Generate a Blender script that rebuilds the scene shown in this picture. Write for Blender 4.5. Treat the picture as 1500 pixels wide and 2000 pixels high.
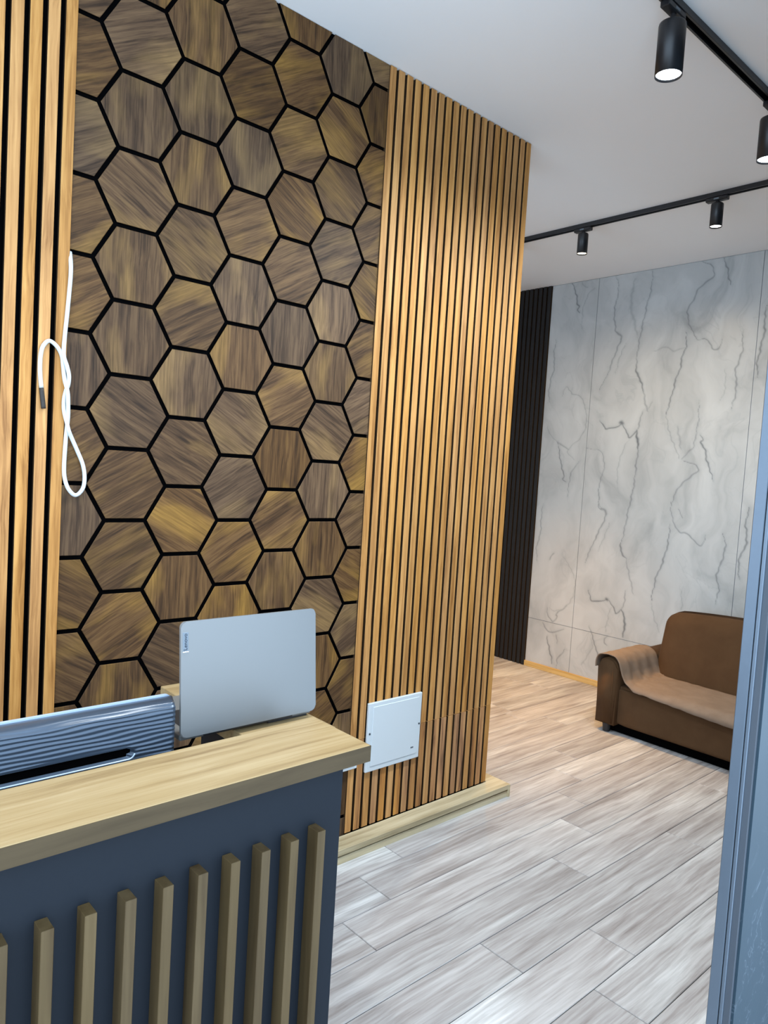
import bpy, bmesh, math, random
import numpy as np
from mathutils import Vector, Matrix
random.seed(7)
for o in list(bpy.data.objects):
    bpy.data.objects.remove(o)
scene = bpy.context.scene
COL = scene.collection

# ------------------------------------------------------------------ camera
cd = bpy.data.cameras.new('camera')
cam = bpy.data.objects.new('camera', cd)
COL.objects.link(cam)
RIGHT = Vector((0.7425368, -0.6669203, 0.0621001))
DOWN = Vector((0.0050164, -0.0871739, -0.9961805))
FWD = Vector((0.6697865, 0.7400122, -0.0613842))
m = Matrix.Identity(4)
for i in range(3):
    m[i][0] = RIGHT[i]
    m[i][1] = -DOWN[i]
    m[i][2] = -FWD[i]
m[0][3], m[1][3], m[2][3] = -0.8823805, -2.1250363, 1.5128303
cam.matrix_world = m
cd.sensor_fit = 'VERTICAL'
cd.sensor_height = 36.0
cd.sensor_width = 27.0
cd.lens = 1421.45 * 36.0 / 2000.0
cd.clip_start = 0.02
scene.camera = cam

# ------------------------------------------------------------------ world, exposure
w = bpy.data.worlds.new('world')
scene.world = w
w.use_nodes = True
bg = w.node_tree.nodes['Background']
bg.inputs['Color'].default_value = (0.62, 0.80, 1.0, 1)
bg.inputs['Strength'].default_value = 2.9
scene.view_settings.view_transform = 'Standard'
scene.view_settings.look = 'None'
scene.view_settings.gamma = 1.0
scene.view_settings.use_curve_mapping = False
scene.view_settings.exposure = 0.58

# lamp settings: (colour, watts)
COOL = ((0.76, 0.89, 1.0), 112.0)
COOL_FAR = ((0.84, 0.93, 1.0), 50.0)
DESK_FILL = ((1.0, 0.95, 0.86), 34.0)  # unseen spotlights added to light the desk and hexagon wall
NEUTRAL = ((1.0, 0.90, 0.76), 27.0)
WARM = ((1.0, 0.70, 0.34), 44.0)
AMBER = ((1.0, 0.47, 0.04), 210.0)

H = 3.0            # ceiling height
XM = 3.884         # marble wall plane
HEXS = 0.1231578   # hexagon side pitch
HEXZ = 2.4792      # height of a reference hexagon centre

VEINS = [
 (0.0029,0.9,[(1.172,2.995),(1.133,2.927),(1.114,2.847),(1.097,2.81),(1.107,2.79),(1.082,2.766)]),
 (0.0019,0.4,[(0.972,2.932),(1.016,2.897),(1.048,2.839),(1.06,2.757),(1.058,2.645)]),
 (0.0019,0.35,[(1.09,2.998),(1.062,2.959),(1.021,2.946)]),
 (0.0026,0.6,[(0.796,2.995),(0.772,2.898),(0.783,2.806),(0.792,2.74),(0.775,2.631),(0.763,2.589),(0.724,2.566),(0.724,2.519),(0.751,2.454),(0.781,2.368),(0.812,2.282),(0.864,2.175)]),
 (0.0052,0.5,[(0.767,2.592),(0.744,2.577),(0.722,2.564),(0.726,2.539)]),
 (0.0019,0.35,[(0.681,2.502),(0.717,2.411),(0.744,2.292)]),
 (0.0026,0.55,[(0.519,2.998),(0.517,2.876),(0.544,2.737),(0.566,2.584),(0.582,2.454),(0.586,2.336)]),
 (0.0039,0.8,[(0.586,2.363),(0.574,2.283),(0.541,2.229),(0.512,2.149)]),
 (0.0039,0.4,[(0.512,2.149),(0.491,2.07),(0.472,2.017)]),
 (0.0065,0.25,[(0.648,2.947),(0.662,2.857),(0.66,2.751),(0.62,2.628),(0.599,2.561)]),
 (0.0026,0.6,[(0.169,2.992),(0.111,2.964),(0.081,2.899),(0.108,2.867),(0.168,2.833),(0.2,2.77),(0.233,2.713),(0.241,2.664),(0.222,2.588),(0.176,2.509),(0.155,2.483)]),
 (0.0026,0.65,[(0.035,3.0),(0.006,2.935),(-0.013,2.861),(-0.029,2.812)]),
 (0.0023,0.55,[(0.155,2.483),(0.111,2.485),(0.077,2.452),(0.056,2.419),(0.03,2.405),(0.002,2.427),(-0.009,2.474)]),
 (0.0026,0.8,[(0.243,2.54),(0.23,2.464),(0.249,2.391),(0.261,2.304),(0.286,2.217),(0.303,2.117),(0.323,2.041),(0.332,1.99)]),
 (0.0023,0.35,[(0.332,1.99),(0.312,1.913),(0.277,1.824),(0.237,1.748),(0.213,1.698)]),
 (0.0039,0.3,[(0.245,1.913),(0.225,1.837),(0.206,1.762)]),
 (0.0029,0.6,[(-0.126,2.505),(-0.141,2.41),(-0.125,2.329),(-0.108,2.259),(-0.122,2.163),(-0.117,2.092),(-0.1,2.021)]),
 (0.0019,0.25,[(-0.041,2.286),(-0.052,2.154),(-0.024,2.07)]),
 (0.0019,0.5,[(0.113,2.086),(0.104,1.962),(0.112,1.863),(0.123,1.776),(0.169,1.719),(0.193,1.693)]),
 (0.0029,0.85,[(0.086,1.854),(0.064,1.82),(0.075,1.802),(0.047,1.765),(0.029,1.704),(-0.004,1.62),(-0.027,1.559)]),
 (0.0026,0.85,[(0.844,1.954),(0.81,1.927),(0.788,1.888),(0.739,1.902),(0.679,1.91),(0.662,1.933)]),
 (0.0078,0.9,[(0.665,1.936),(0.659,1.93)]),
 (0.0029,0.8,[(0.659,1.926),(0.617,1.88),(0.594,1.833),(0.544,1.873),(0.538,1.88)]),
 (0.0026,0.5,[(0.507,2.018),(0.522,1.939),(0.538,1.88)]),
 (0.0052,0.95,[(0.541,1.88),(0.527,1.807),(0.515,1.755)]),
 (0.0029,0.6,[(0.515,1.755),(0.521,1.662),(0.523,1.556)]),
 (0.0023,0.35,[(0.523,1.556),(0.54,1.421),(0.558,1.302)]),
 (0.0026,0.55,[(1.279,2.581),(1.289,2.466),(1.276,2.364),(1.302,2.264),(1.309,2.147),(1.296,2.103)]),
 (0.0021,0.35,[(1.187,2.136),(1.166,2.193),(1.143,2.214),(1.096,2.155),(1.028,2.139),(0.982,2.081),(0.959,1.997),(0.954,1.913),(0.992,1.829),(1.083,1.742),(1.088,1.699),(1.026,1.658)]),
 (0.0039,0.4,[(1.199,1.797),(1.162,1.769),(1.083,1.735)]),
 (0.0026,0.8,[(1.189,1.783),(1.161,1.668),(1.126,1.568),(1.113,1.518),(1.121,1.511),(1.093,1.483)]),
 (0.0021,0.5,[(0.984,1.652),(1.043,1.572),(1.061,1.499),(1.066,1.37)]),
 (0.0021,0.45,[(0.936,1.745),(0.824,1.734),(0.779,1.666),(0.778,1.57),(0.804,1.486),(0.794,1.376),(0.779,1.322),(0.737,1.286)]),
 (0.0021,0.3,[(0.59,1.82),(0.628,1.752),(0.657,1.657),(0.662,1.549),(0.646,1.455)]),
 (0.0026,0.55,[(0.178,1.674),(0.113,1.664),(0.078,1.622),(0.118,1.577),(0.178,1.529),(0.223,1.444),(0.242,1.366)]),
 (0.0032,0.75,[(-0.265,2.653),(-0.255,2.585),(-0.263,2.515),(-0.249,2.401),(-0.238,2.333),(-0.238,2.275),(-0.249,2.216)]),
 (0.0019,0.3,[(1.305,1.913),(1.255,1.84),(1.199,1.797)]),
 (0.0032,0.25,[(0.461,2.432),(0.367,2.45),(0.311,2.421),(0.234,2.44)]),
 (0.0019,0.3,[(0.479,2.018),(0.436,2.082)]),
 (0.0026,0.6,[(0.804,1.479),(0.789,1.313),(0.738,1.297),(0.727,1.263),(0.758,1.178),(0.797,1.09),(0.835,0.987),(0.874,0.89)]),
 (0.0052,0.5,[(0.777,1.307),(0.734,1.293),(0.728,1.263)]),
 (0.0019,0.3,[(0.692,1.212),(0.734,1.083),(0.772,0.995)]),
 (0.0026,0.55,[(0.526,1.668),(0.525,1.495),(0.552,1.32),(0.569,1.183),(0.589,1.073)]),
 (0.0039,0.75,[(0.589,1.073),(0.584,1.019),(0.543,0.971)]),
 (0.0032,0.4,[(0.543,0.971),(0.513,0.88),(0.483,0.791),(0.462,0.727)]),
 (0.0026,0.55,[(0.245,1.397),(0.231,1.309),(0.197,1.235),(0.162,1.201),(0.122,1.198),(0.068,1.161),(0.027,1.128),(0.003,1.143),(-0.011,1.194)]),
 (0.0019,0.5,[(0.182,1.351),(0.158,1.302)]),
 (0.0026,0.75,[(0.238,1.244),(0.237,1.154),(0.244,1.088),(0.263,0.995),(0.295,0.9),(0.314,0.805),(0.326,0.711)]),
 (0.0021,0.3,[(0.325,0.698),(0.295,0.598),(0.246,0.503)]),
 (0.0029,0.65,[(-0.124,1.219),(-0.144,1.136),(-0.129,1.037),(-0.106,0.948),(-0.127,0.853),(-0.111,0.764)]),
 (0.0032,0.75,[(-0.271,1.401),(-0.257,1.305),(-0.273,1.188),(-0.242,1.089),(-0.237,1.016),(-0.249,0.946)]),
 (0.0026,0.55,[(1.285,1.302),(1.293,1.197),(1.29,1.063),(1.316,0.956),(1.3,0.838)]),
 (0.0021,0.6,[(1.184,0.869),(1.17,0.915),(1.146,0.933)]),
 (0.0021,0.3,[(1.077,0.927),(1.002,0.851),(0.953,0.772),(0.943,0.658),(0.992,0.549),(1.088,0.487),(1.159,0.503)]),
 (0.0029,0.5,[(1.177,0.5),(1.163,0.443),(1.115,0.4),(1.076,0.445),(1.086,0.465),(0.991,0.542)]),
 (0.0029,0.55,[(1.201,0.376),(1.161,0.324),(1.09,0.317),(1.008,0.364)]),
 (0.0029,0.8,[(1.157,0.28),(1.131,0.197),(1.098,0.115),(1.089,0.073)]),
 (0.0023,0.45,[(1.071,0.299),(1.057,0.243)]),
 (0.0023,0.55,[(0.978,0.21),(1.038,0.13),(1.049,0.061)]),
 (0.0026,0.85,[(0.824,0.693),(0.795,0.634),(0.778,0.616),(0.709,0.636),(0.664,0.653)]),
 (0.0078,0.9,[(0.667,0.654),(0.661,0.651)]),
 (0.0026,0.8,[(0.648,0.646),(0.607,0.606),(0.58,0.563),(0.539,0.598)]),
 (0.0046,0.9,[(0.539,0.598),(0.51,0.529),(0.51,0.474),(0.514,0.405)]),
 (0.0026,0.5,[(0.522,0.744),(0.528,0.648),(0.539,0.598)]),
 (0.0029,0.65,[(0.792,0.43),(0.754,0.353),(0.723,0.276),(0.685,0.2),(0.68,0.145)]),
 (0.0029,0.55,[(0.64,0.392),(0.659,0.339),(0.634,0.317)]),
 (0.0019,0.3,[(0.629,0.602),(0.649,0.487),(0.657,0.402)]),
 (0.0019,0.3,[(0.121,0.824),(0.106,0.725),(0.108,0.673)]),
 (0.0019,0.3,[(0.837,0.12),(0.754,0.268),(0.78,0.376)]),
]
CABLE = [(-0.184,2.0507),(-0.1848,1.9952),(-0.1896,1.8972),(-0.195,1.8169),(-0.1975,1.7809),(-0.1974,1.7595),(-0.1896,1.7345),(-0.183,1.709),(-0.1833,1.685),(-0.1874,1.6678),(-0.1912,1.6434),(-0.1901,1.6123),(-0.1833,1.5816),(-0.179,1.5602),(-0.1677,1.5392),(-0.1498,1.5038),(-0.1341,1.4677),(-0.1275,1.4309),(-0.1316,1.3985),(-0.1502,1.3794),(-0.1699,1.3951),(-0.1814,1.424),(-0.1849,1.458),(-0.1835,1.5187),(-0.1813,1.56),(-0.1802,1.5939),(-0.1825,1.6275),(-0.1862,1.6655),(-0.193,1.6982),(-0.1966,1.7335),(-0.2011,1.7638),(-0.2157,1.7876),(-0.2352,1.7985),(-0.2504,1.7821),(-0.2561,1.7533),(-0.2561,1.7137),(-0.2513,1.6698),(-0.244,1.6143)]
# ------------------------------------------------------------------ helpers
def link(o, parent=None):
    COL.objects.link(o)
    if parent is not None:
        o.parent = parent
    return o

def tag(o, label=None, cat=None, group=None, kind=None):
    if label: o['label'] = label
    if cat: o['category'] = cat
    if group: o['group'] = group
    if kind: o['kind'] = kind
    return o

def empty(name, loc=(0, 0, 0)):
    o = bpy.data.objects.new(name, None)
    o.location = loc
    o.empty_display_size = 0.1
    return link(o)

def mesh_obj(name, bm, mat, parent=None, loc=None, smooth=False):
    me = bpy.data.meshes.new(name)
    bmesh.ops.recalc_face_normals(bm, faces=bm.faces)
    bm.to_mesh(me)
    bm.free()
    me.materials.append(mat)
    if smooth:
        for p in me.polygons: p.use_smooth = True
    o = bpy.data.objects.new(name, me)
    link(o, parent)
    if loc is not None:
        o.location = loc
    return o

def add_box(bm, a, b, bevel=0.0, seg=1):
    r = bmesh.ops.create_cube(bm, size=1.0)
    vs = r['verts']
    for v in vs:
        v.co = Vector([(a[i] + b[i]) / 2 + v.co[i] * (b[i] - a[i]) for i in range(3)])
    if bevel > 0:
        es = list({e for v in vs for e in v.link_edges})
        bmesh.ops.bevel(bm, geom=es, offset=bevel, segments=seg, profile=0.5, affect='EDGES')
    return vs

def box(name, a, b, mat, parent=None, bevel=0.0, seg=1, smooth=False, local=False):
    """box from corner a to corner b in world metres; origin at its base centre"""
    c = Vector(((a[0] + b[0]) / 2, (a[1] + b[1]) / 2, a[2]))
    bm = bmesh.new()
    add_box(bm, [a[i] - c[i] for i in range(3)], [b[i] - c[i] for i in range(3)], bevel, seg)
    off = c if parent is None else c - parent.location
    if parent is not None and parent.parent is not None:
        off = off - parent.parent.location
    return mesh_obj(name, bm, mat, parent, off, smooth)

def prism(bm, poly, y0, y1, axis='Y'):
    """extrude a 2D polygon (x,z) between y0 and y1"""
    def P(p, t):
        if axis == 'Y': return (p[0], t, p[1])
        if axis == 'X': return (t, p[0], p[1])
        return (p[0], p[1], t)
    f = [bm.verts.new(P(p, y0)) for p in poly]
    b = [bm.verts.new(P(p, y1)) for p in poly]
    n = len(poly)
    faces = [bm.faces.new(f), bm.faces.new(b[::-1])]
    for i in range(n):
        faces.append(bm.faces.new((f[i], b[i], b[(i + 1) % n], f[(i + 1) % n])))
    return faces

def lathe(bm, prof, seg=32, origin=(0, 0, 0)):
    rings = []
    for r, z in prof:
        rings.append([bm.verts.new((origin[0] + r * math.cos(2 * math.pi * k / seg),
                                    origin[1] + r * math.sin(2 * math.pi * k / seg), origin[2] + z)) for k in range(seg)])
    for a, b in zip(rings[:-1], rings[1:]):
        for k in range(seg):
            bm.faces.new((a[k], a[(k + 1) % seg], b[(k + 1) % seg], b[k]))
    bm.faces.new(rings[0][::-1])
    bm.faces.new(rings[-1])

def tube(bm, pts, rad, seg=10):
    pts = [Vector(p) for p in pts]
    n = len(pts)
    rings = []
    ref = Vector((0, 1, 0))
    for i, p in enumerate(pts):
        t = (pts[min(i + 1, n - 1)] - pts[max(i - 1, 0)]).normalized()
        a = ref - t * ref.dot(t)
        a.normalize()
        b = t.cross(a)
        rings.append([bm.verts.new(p + (a * math.cos(2 * math.pi * k / seg) + b * math.sin(2 * math.pi * k / seg)) * rad) for k in range(seg)])
    for r, s in zip(rings[:-1], rings[1:]):
        for k in range(seg):
            bm.faces.new((r[k], r[(k + 1) % seg], s[(k + 1) % seg], s[k]))
    bm.faces.new(rings[0][::-1])
    bm.faces.new(rings[-1])

def spline(pts, sub=6):
    P = [Vector(p) for p in pts]
    out = []
    for i in range(len(P) - 1):
        p0, p1, p2, p3 = P[max(i - 1, 0)], P[i], P[i + 1], P[min(i + 2, len(P) - 1)]
        for k in range(sub):
            t = k / sub
            out.append(0.5 * ((2 * p1) + (p2 - p0) * t + (2 * p0 - 5 * p1 + 4 * p2 - p3) * t * t + (3 * p1 - p0 - 3 * p2 + p3) * t ** 3))
    out.append(P[-1])
    return out

# ------------------------------------------------------------------ materials
class NT:
    def __init__(self, name):
        self.mat = bpy.data.materials.new(name)
        self.mat.use_nodes = True
        self.t = self.mat.node_tree
        self.bsdf = self.t.nodes['Principled BSDF']
    def n(self, typ, **kw):
        nd = self.t.nodes.new(typ)
        for k, v in kw.items():
            if k.startswith('i_'):
                key = k[2:]
                nd.inputs[int(key) if key.isdigit() else key].default_value = v
            else:
                setattr(nd, k, v)
        return nd
    def l(self, a, b):
        self.t.links.new(a, b)
    def math(self, op, a, b=None):
        nd = self.n('ShaderNodeMath', operation=op)
        for i, x in enumerate((a, b)):
            if x is None: continue
            if hasattr(x, 'links'): self.l(x, nd.inputs[i])
            else: nd.inputs[i].default_value = x
        return nd.outputs[0]
    def mix(self, fac, a, b, blend='MIX'):
        nd = self.n('ShaderNodeMix', data_type='RGBA', blend_type=blend)
        for sock, x in ((nd.inputs[0], fac), (nd.inputs[6], a), (nd.inputs[7], b)):
            if hasattr(x, 'links'): self.l(x, sock)
            elif isinstance(x, (int, float)): sock.default_value = x
            else: sock.default_value = (*x[:3], 1)
        return nd.outputs[2]
    def ramp(self, fac, stops):
        nd = self.n('ShaderNodeValToRGB')
        cr = nd.color_ramp
        while len(cr.elements) < len(stops): cr.elements.new(0.5)
        for e, (p, c) in zip(cr.elements, stops):
            e.position = p
            e.color = (*c[:3], 1) if not isinstance(c, (int, float)) else (c, c, c, 1)
        self.l(fac, nd.inputs[0])
        return nd.outputs[0]
    def noise(self, vec, scale, detail=4, rough=0.55, dist=0.0):
        nd = self.n('ShaderNodeTexNoise')
        nd.inputs['Scale'].default_value = scale
        nd.inputs['Detail'].default_value = detail
        nd.inputs['Roughness'].default_value = rough
        nd.inputs['Distortion'].default_value = dist
        self.l(vec, nd.inputs['Vector'])
        return nd.outputs['Fac']
    def mapping(self, vec, scale=(1, 1, 1), loc=(0, 0, 0), rot=(0, 0, 0)):
        nd = self.n('ShaderNodeMapping')
        nd.inputs['Scale'].default_value = scale
        nd.inputs['Location'].default_value = loc
        nd.inputs['Rotation'].default_value = rot
        self.l(vec, nd.inputs['Vector'])
        return nd.outputs[0]
    def set(self, key, v):
        s = self.bsdf.inputs[key]
        if hasattr(v, 'links'): self.l(v, s)
        elif isinstance(v, (tuple, list)): s.default_value = (*v[:3], 1)
        else: s.default_value = v
    def bump(self, h, strength=0.2, dist=0.002):
        nd = self.n('ShaderNodeBump')
        nd.inputs['Strength'].default_value = strength
        nd.inputs['Distance'].default_value = dist
        self.l(h, nd.inputs['Height'])
        self.l(nd.outputs[0], self.bsdf.inputs['Normal'])

def obj_vec(t, jitter=True):
    tc = t.n('ShaderNodeTexCoord')
    v = tc.outputs['Object']
    if jitter:
        oi = t.n('ShaderNodeObjectInfo')
        cmb = t.n('ShaderNodeCombineXYZ')
        for i, k in enumerate((37.0, 91.0, 53.0)):
            t.l(t.math('MULTIPLY', oi.outputs['Random'], k), cmb.inputs[i])
        ad = t.n('ShaderNodeVectorMath', operation='ADD')
        t.l(v, ad.inputs[0])
        t.l(cmb.outputs[0], ad.inputs[1])
        return ad.outputs[0], oi.outputs['Random']
    return v, None

def wood(name, stops, axis, across=55.0, along=2.0, blotch=None, blotch_amt=0.5, blotch_scale=(6.0, 1.2),
         vary=0.25, rough=0.5, bump=0.15, streak=0.45, warp_amt=0.03, spec=0.2, contrast=0.62):
    """procedural wood; grain runs along local axis 0/1/2"""
    t = NT(name)
    v, rnd = obj_vec(t)
    sc = [across] * 3
    sc[axis] = along
    warp = t.noise(v, 3.0, 2)
    wv = t.n('ShaderNodeVectorMath', operation='MULTIPLY_ADD')
    cmb = t.n('ShaderNodeCombineXYZ')
    for i in range(3):
        if i != axis: t.l(warp, cmb.inputs[i])
    t.l(cmb.outputs[0], wv.inputs[0])
    wv.inputs[1].default_value = (warp_amt,) * 3
    t.l(v, wv.inputs[2])
    vv = wv.outputs[0]
    g1 = t.noise(t.mapping(vv, sc), 1.0, 6, 0.62)
    sc2 = [across * 0.28] * 3
    sc2[axis] = along * 0.45
    g2 = t.noise(t.mapping(vv, sc2, (3, 5, 7)), 1.0, 3, 0.5, 0.25)
    g = t.math('ADD', t.math('MULTIPLY', g1, streak), t.math('MULTIPLY', g2, 1.0 - streak))
    col = t.ramp(g, [(0.5 + (p_ - 0.5) * contrast, c_) for p_, c_ in stops])
    if blotch is not None:
        sb = [blotch_scale[0]] * 3
        sb[axis] = blotch_scale[1]
        b = t.noise(t.mapping(vv, sb, (11, 3, 8)), 1.0, 3, 0.5, 0.3)
        bm_ = t.math('MULTIPLY', t.ramp(b, [(0.5, 0.0), (0.68, 1.0)]), blotch_amt)
        gold = t.mix(t.ramp(g1, [(0.35, 0.0), (0.65, 1.0)]), [c * 0.62 for c in blotch], blotch)
        col = t.mix(bm_, col, gold)
    hs = t.n('ShaderNodeHueSaturation')
    t.l(col, hs.inputs['Color'])
    fr = t.math('FRACT', t.math('MULTIPLY', rnd, 7.31))
    t.l(t.math('ADD', t.math('MULTIPLY', fr, vary), 1.0 - vary / 2), hs.inputs['Value'])
    fr2 = t.math('FRACT', t.math('MULTIPLY', rnd, 17.77))
    t.l(t.math('ADD', t.math('MULTIPLY', fr2, vary * 0.6), 1.0 - vary * 0.3), hs.inputs['Saturation'])
    t.set('Base Color', hs.outputs[0])
    t.set('Roughness', rough)
    t.set('Specular IOR Level', spec)
    t.bump(g1, bump, 0.001)
    return t.mat

def plain(name, col, rough=0.5, metal=0.0, noise=0.0, nscale=30.0, bump=0.0, spec=None):
    t = NT(name)
    if noise or bump:
        v, _ = obj_vec(t, False)
        n = t.noise(v, nscale, 4)
        if noise:
            t.set('Base Color', t.mix(n, [c * (1 - noise) for c in col], [min(1, c * (1 + noise)) for c in col]))
        else:
            t.set('Base Color', col)
        if bump: t.bump(n, bump, 0.001)
    else:
        t.set('Base Color', col)
    t.set('Roughness', rough)
    t.set('Metallic', metal)
    if spec is not None: t.set('Specular IOR Level', spec)
    return t.mat

M = {}
M['hex'] = wood('hex_walnut_laminate', [(0.28, (0.030, 0.016, 0.008)), (0.48, (0.081, 0.043, 0.020)), (0.70, (0.140, 0.078, 0.035))], 2,
                across=190, along=7.0, blotch=(0.258, 0.146, 0.049), blotch_amt=0.85, blotch_scale=(9.0, 3.2), vary=0.35, rough=0.62, bump=0.2, streak=0.55)
M['slat'] = wood('slat_oak', [(0.25, (0.264, 0.115, 0.034)), (0.5, (0.477, 0.235, 0.077)), (0.75, (0.609, 0.329, 0.117))], 2,
                 across=170, along=4.0, vary=0.15, rough=0.45, bump=0.12)
M['slat_low'] = wood('slat_oak_knotty', [(0.30, (0.069, 0.033, 0.017)), (0.45, (0.336, 0.157, 0.062)), (0.72, (0.534, 0.273, 0.099))], 2,
                     across=130, along=5.0, vary=0.30, rough=0.45, bump=0.12, streak=0.35)
M['plinth'] = wood('plinth_oak', [(0.25, (0.30, 0.235, 0.130)), (0.5, (0.50, 0.42, 0.27)), (0.75, (0.62, 0.55, 0.38))], 0,
                   across=45, along=2.0, vary=0.1, rough=0.45)
M['skirting'] = wood('skirting_oak', [(0.25, (0.30, 0.17, 0.045)), (0.5, (0.50, 0.31, 0.10)), (0.75, (0.60, 0.40, 0.16))], 1,
                     across=50, along=2.0, vary=0.1, rough=0.45)
M['plank'] = wood('floor_grey_oak', [(0.24, (0.125, 0.105, 0.096)), (0.40, (0.270, 0.246, 0.236)), (0.55, (0.395, 0.378, 0.370)), (0.78, (0.575, 0.568, 0.566))], 0,
                  across=95, along=4.0, blotch=(0.66, 0.665, 0.66), blotch_amt=0.7, blotch_scale=(8.0, 1.3), vary=0.20, rough=0.42, bump=0.08, streak=0.5, warp_amt=0.022, contrast=1.0)
M['counter'] = wood('counter_oak', [(0.22, (0.174, 0.111, 0.050)), (0.45, (0.278, 0.197, 0.097)), (0.75, (0.357, 0.272, 0.153))], 0,
                    across=110, along=2.4, vary=0.05, rough=0.38, bump=0.05)
M['batten'] = wood('batten_oak', [(0.25, (0.047, 0.028, 0.011)), (0.5, (0.078, 0.051, 0.022)), (0.75, (0.102, 0.069, 0.032))], 2,
                   across=60, along=2.5, vary=0.12, rough=0.5)
M['counter_edge_shade'] = wood('counter_oak_shaded', [(0.25, (0.034, 0.021, 0.008)), (0.5, (0.058, 0.038, 0.017)), (0.75, (0.076, 0.051, 0.024))], 0,
                   across=60, along=2.5, vary=0.12, rough=0.5)  # oak darkened to stand for the shade on the counter edge
M['slate'] = plain('slate_blue_board', (0.009, 0.012, 0.017), 0.6, noise=0.06, nscale=120, spec=0.15)
M['black'] = plain('black_backing', (0.0018, 0.0018, 0.002), 0.9, spec=0.0)
M['core'] = plain('dark_fibreboard_core', (0.045, 0.026, 0.013), 0.8, noise=0.1, nscale=80, spec=0.1)
M['blackslat'] = plain('black_slat', (0.016, 0.015, 0.015), 0.6, noise=0.1, nscale=60, spec=0.2)
M['blackmetal'] = plain('black_metal', (0.010, 0.010, 0.012), 0.38, 0.0)
M['ceiling'] = plain('ceiling_paint', (0.93, 0.93, 0.93), 0.8, noise=0.005, nscale=6)
M['paint'] = plain('wall_paint', (0.86, 0.86, 0.86), 0.85, noise=0.02, nscale=5)
M['white'] = plain('white_plastic', (0.58, 0.63, 0.66), 0.4)
M['cable'] = plain('white_cable', (0.60, 0.63, 0.65), 0.45)
M['tape'] = plain('dark_tape', (0.028, 0.022, 0.018), 0.6, noise=0.4, nscale=200)
M['screw'] = plain('screw_grey', (0.06, 0.08, 0.10), 0.4, 0.6)
M['alu'] = plain('laptop_aluminium', (0.175, 0.18, 0.18), 0.42, 0.3)
M['alu_edge'] = plain('laptop_edge', (0.78, 0.80, 0.82), 0.25, 0.9)
M['badge'] = plain('badge_grey', (0.15, 0.18, 0.21), 0.55, 0.2)
M['badge_ink'] = plain('badge_ink', (0.02, 0.026, 0.04), 0.6, spec=0.1)
M['darkplastic'] = plain('dark_plastic', (0.012, 0.013, 0.016), 0.45)
M['monitor'] = plain('monitor_shell', (0.055, 0.075, 0.105), 0.28, 0.35)
M['monitor_frame'] = plain('monitor_frame', (0.42, 0.52, 0.66), 0.3, 0.3)
M['screen'] = plain('screen_glass', (0.01, 0.01, 0.012), 0.1)
M['profile'] = plain('aluminium_profile', (0.130, 0.160, 0.198), 0.42, 0.55, noise=0.05, nscale=40)
M['gap'] = plain('profile_shadow_gap', (0.05, 0.06, 0.075), 0.6)

def partition_mat():
    t = NT('partition_blue_stone')
    v, _ = obj_vec(t, False)
    n1 = t.noise(v, 2.2, 5, 0.6, 0.5)
    base = t.ramp(n1, [(0.3, (0.021, 0.038, 0.052)), (0.7, (0.028, 0.049, 0.067))])
    n2 = t.noise(t.mapping(v, (1, 1, 1.6)), 3.2, 5, 0.6, 1.2)
    vein = t.ramp(t.math('ABSOLUTE', t.math('SUBTRACT', n2, 0.5)), [(0.0, 1.0), (0.006, 0.0)])
    msk = t.ramp(t.noise(v, 1.7, 2), [(0.5, 0.0), (0.6, 0.5)])
    t.set('Base Color', t.mix(t.math('MULTIPLY', vein, msk), base, (0.12, 0.15, 0.18)))
    t.set('Roughness', 0.5)
    t.set('Specular IOR Level', 0.25)
    t.bump(t.noise(v, 90, 3), 0.12, 0.001)
    return t.mat
M['partition'] = partition_mat()

def marble_mat():
    t = NT('marble_panel')
    v, _ = obj_vec(t, False)
    geo = t.n('ShaderNodeNewGeometry')
    p = geo.outputs['Position']
    w1 = t.n('ShaderNodeTexNoise')
    w1.inputs['Scale'].default_value = 1.7
    w1.inputs['Detail'].default_value = 3
    t.l(p, w1.inputs['Vector'])
    wa = t.n('ShaderNodeVectorMath', operation='MULTIPLY_ADD')
    t.l(w1.outputs['Color'], wa.inputs[0])
    wa.inputs[1].default_value = (0.55, 0.55, 0.55)
    t.l(p, wa.inputs[2])
    pw = t.mapping(wa.outputs[0], (1.0, 1.0, 0.42))
    soft = t.noise(pw, 3.2, 5, 0.55, 0.8)
    base = t.ramp(soft, [(0.28, (0.31, 0.315, 0.305)), (0.45, (0.43, 0.43, 0.418)), (0.62, (0.50, 0.50, 0.485)), (0.8, (0.55, 0.55, 0.535))])
    n3 = t.noise(pw, 2.6, 4, 0.55, 1.0)
    fl = t.ramp(t.math('ABSOLUTE', t.math('SUBTRACT', t.math('FRACT', t.math('MULTIPLY', n3, 7.0)), 0.5)), [(0.0, 1.0), (0.10, 0.0)])
    msk = t.ramp(t.noise(p, 2.1, 3), [(0.42, 0.0), (0.62, 1.0)])
    base = t.mix(t.math('MULTIPLY', t.math('MULTIPLY', fl, msk), 0.30), base, (0.32, 0.33, 0.33))
    at = t.n('ShaderNodeAttribute', attribute_name='vein')
    vn = at.outputs['Fac']
    base = t.mix(vn, base, (0.05, 0.058, 0.062))
    at2 = t.n('ShaderNodeAttribute', attribute_name='halo')
    base = t.mix(at2.outputs['Fac'], base, (0.26, 0.275, 0.28))
    t.set('Base Color', base)
    t.set('Roughness', 0.32)
    t.set('Specular IOR Level', 0.35)
    return t.mat
M['marble'] = marble_mat()

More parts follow.
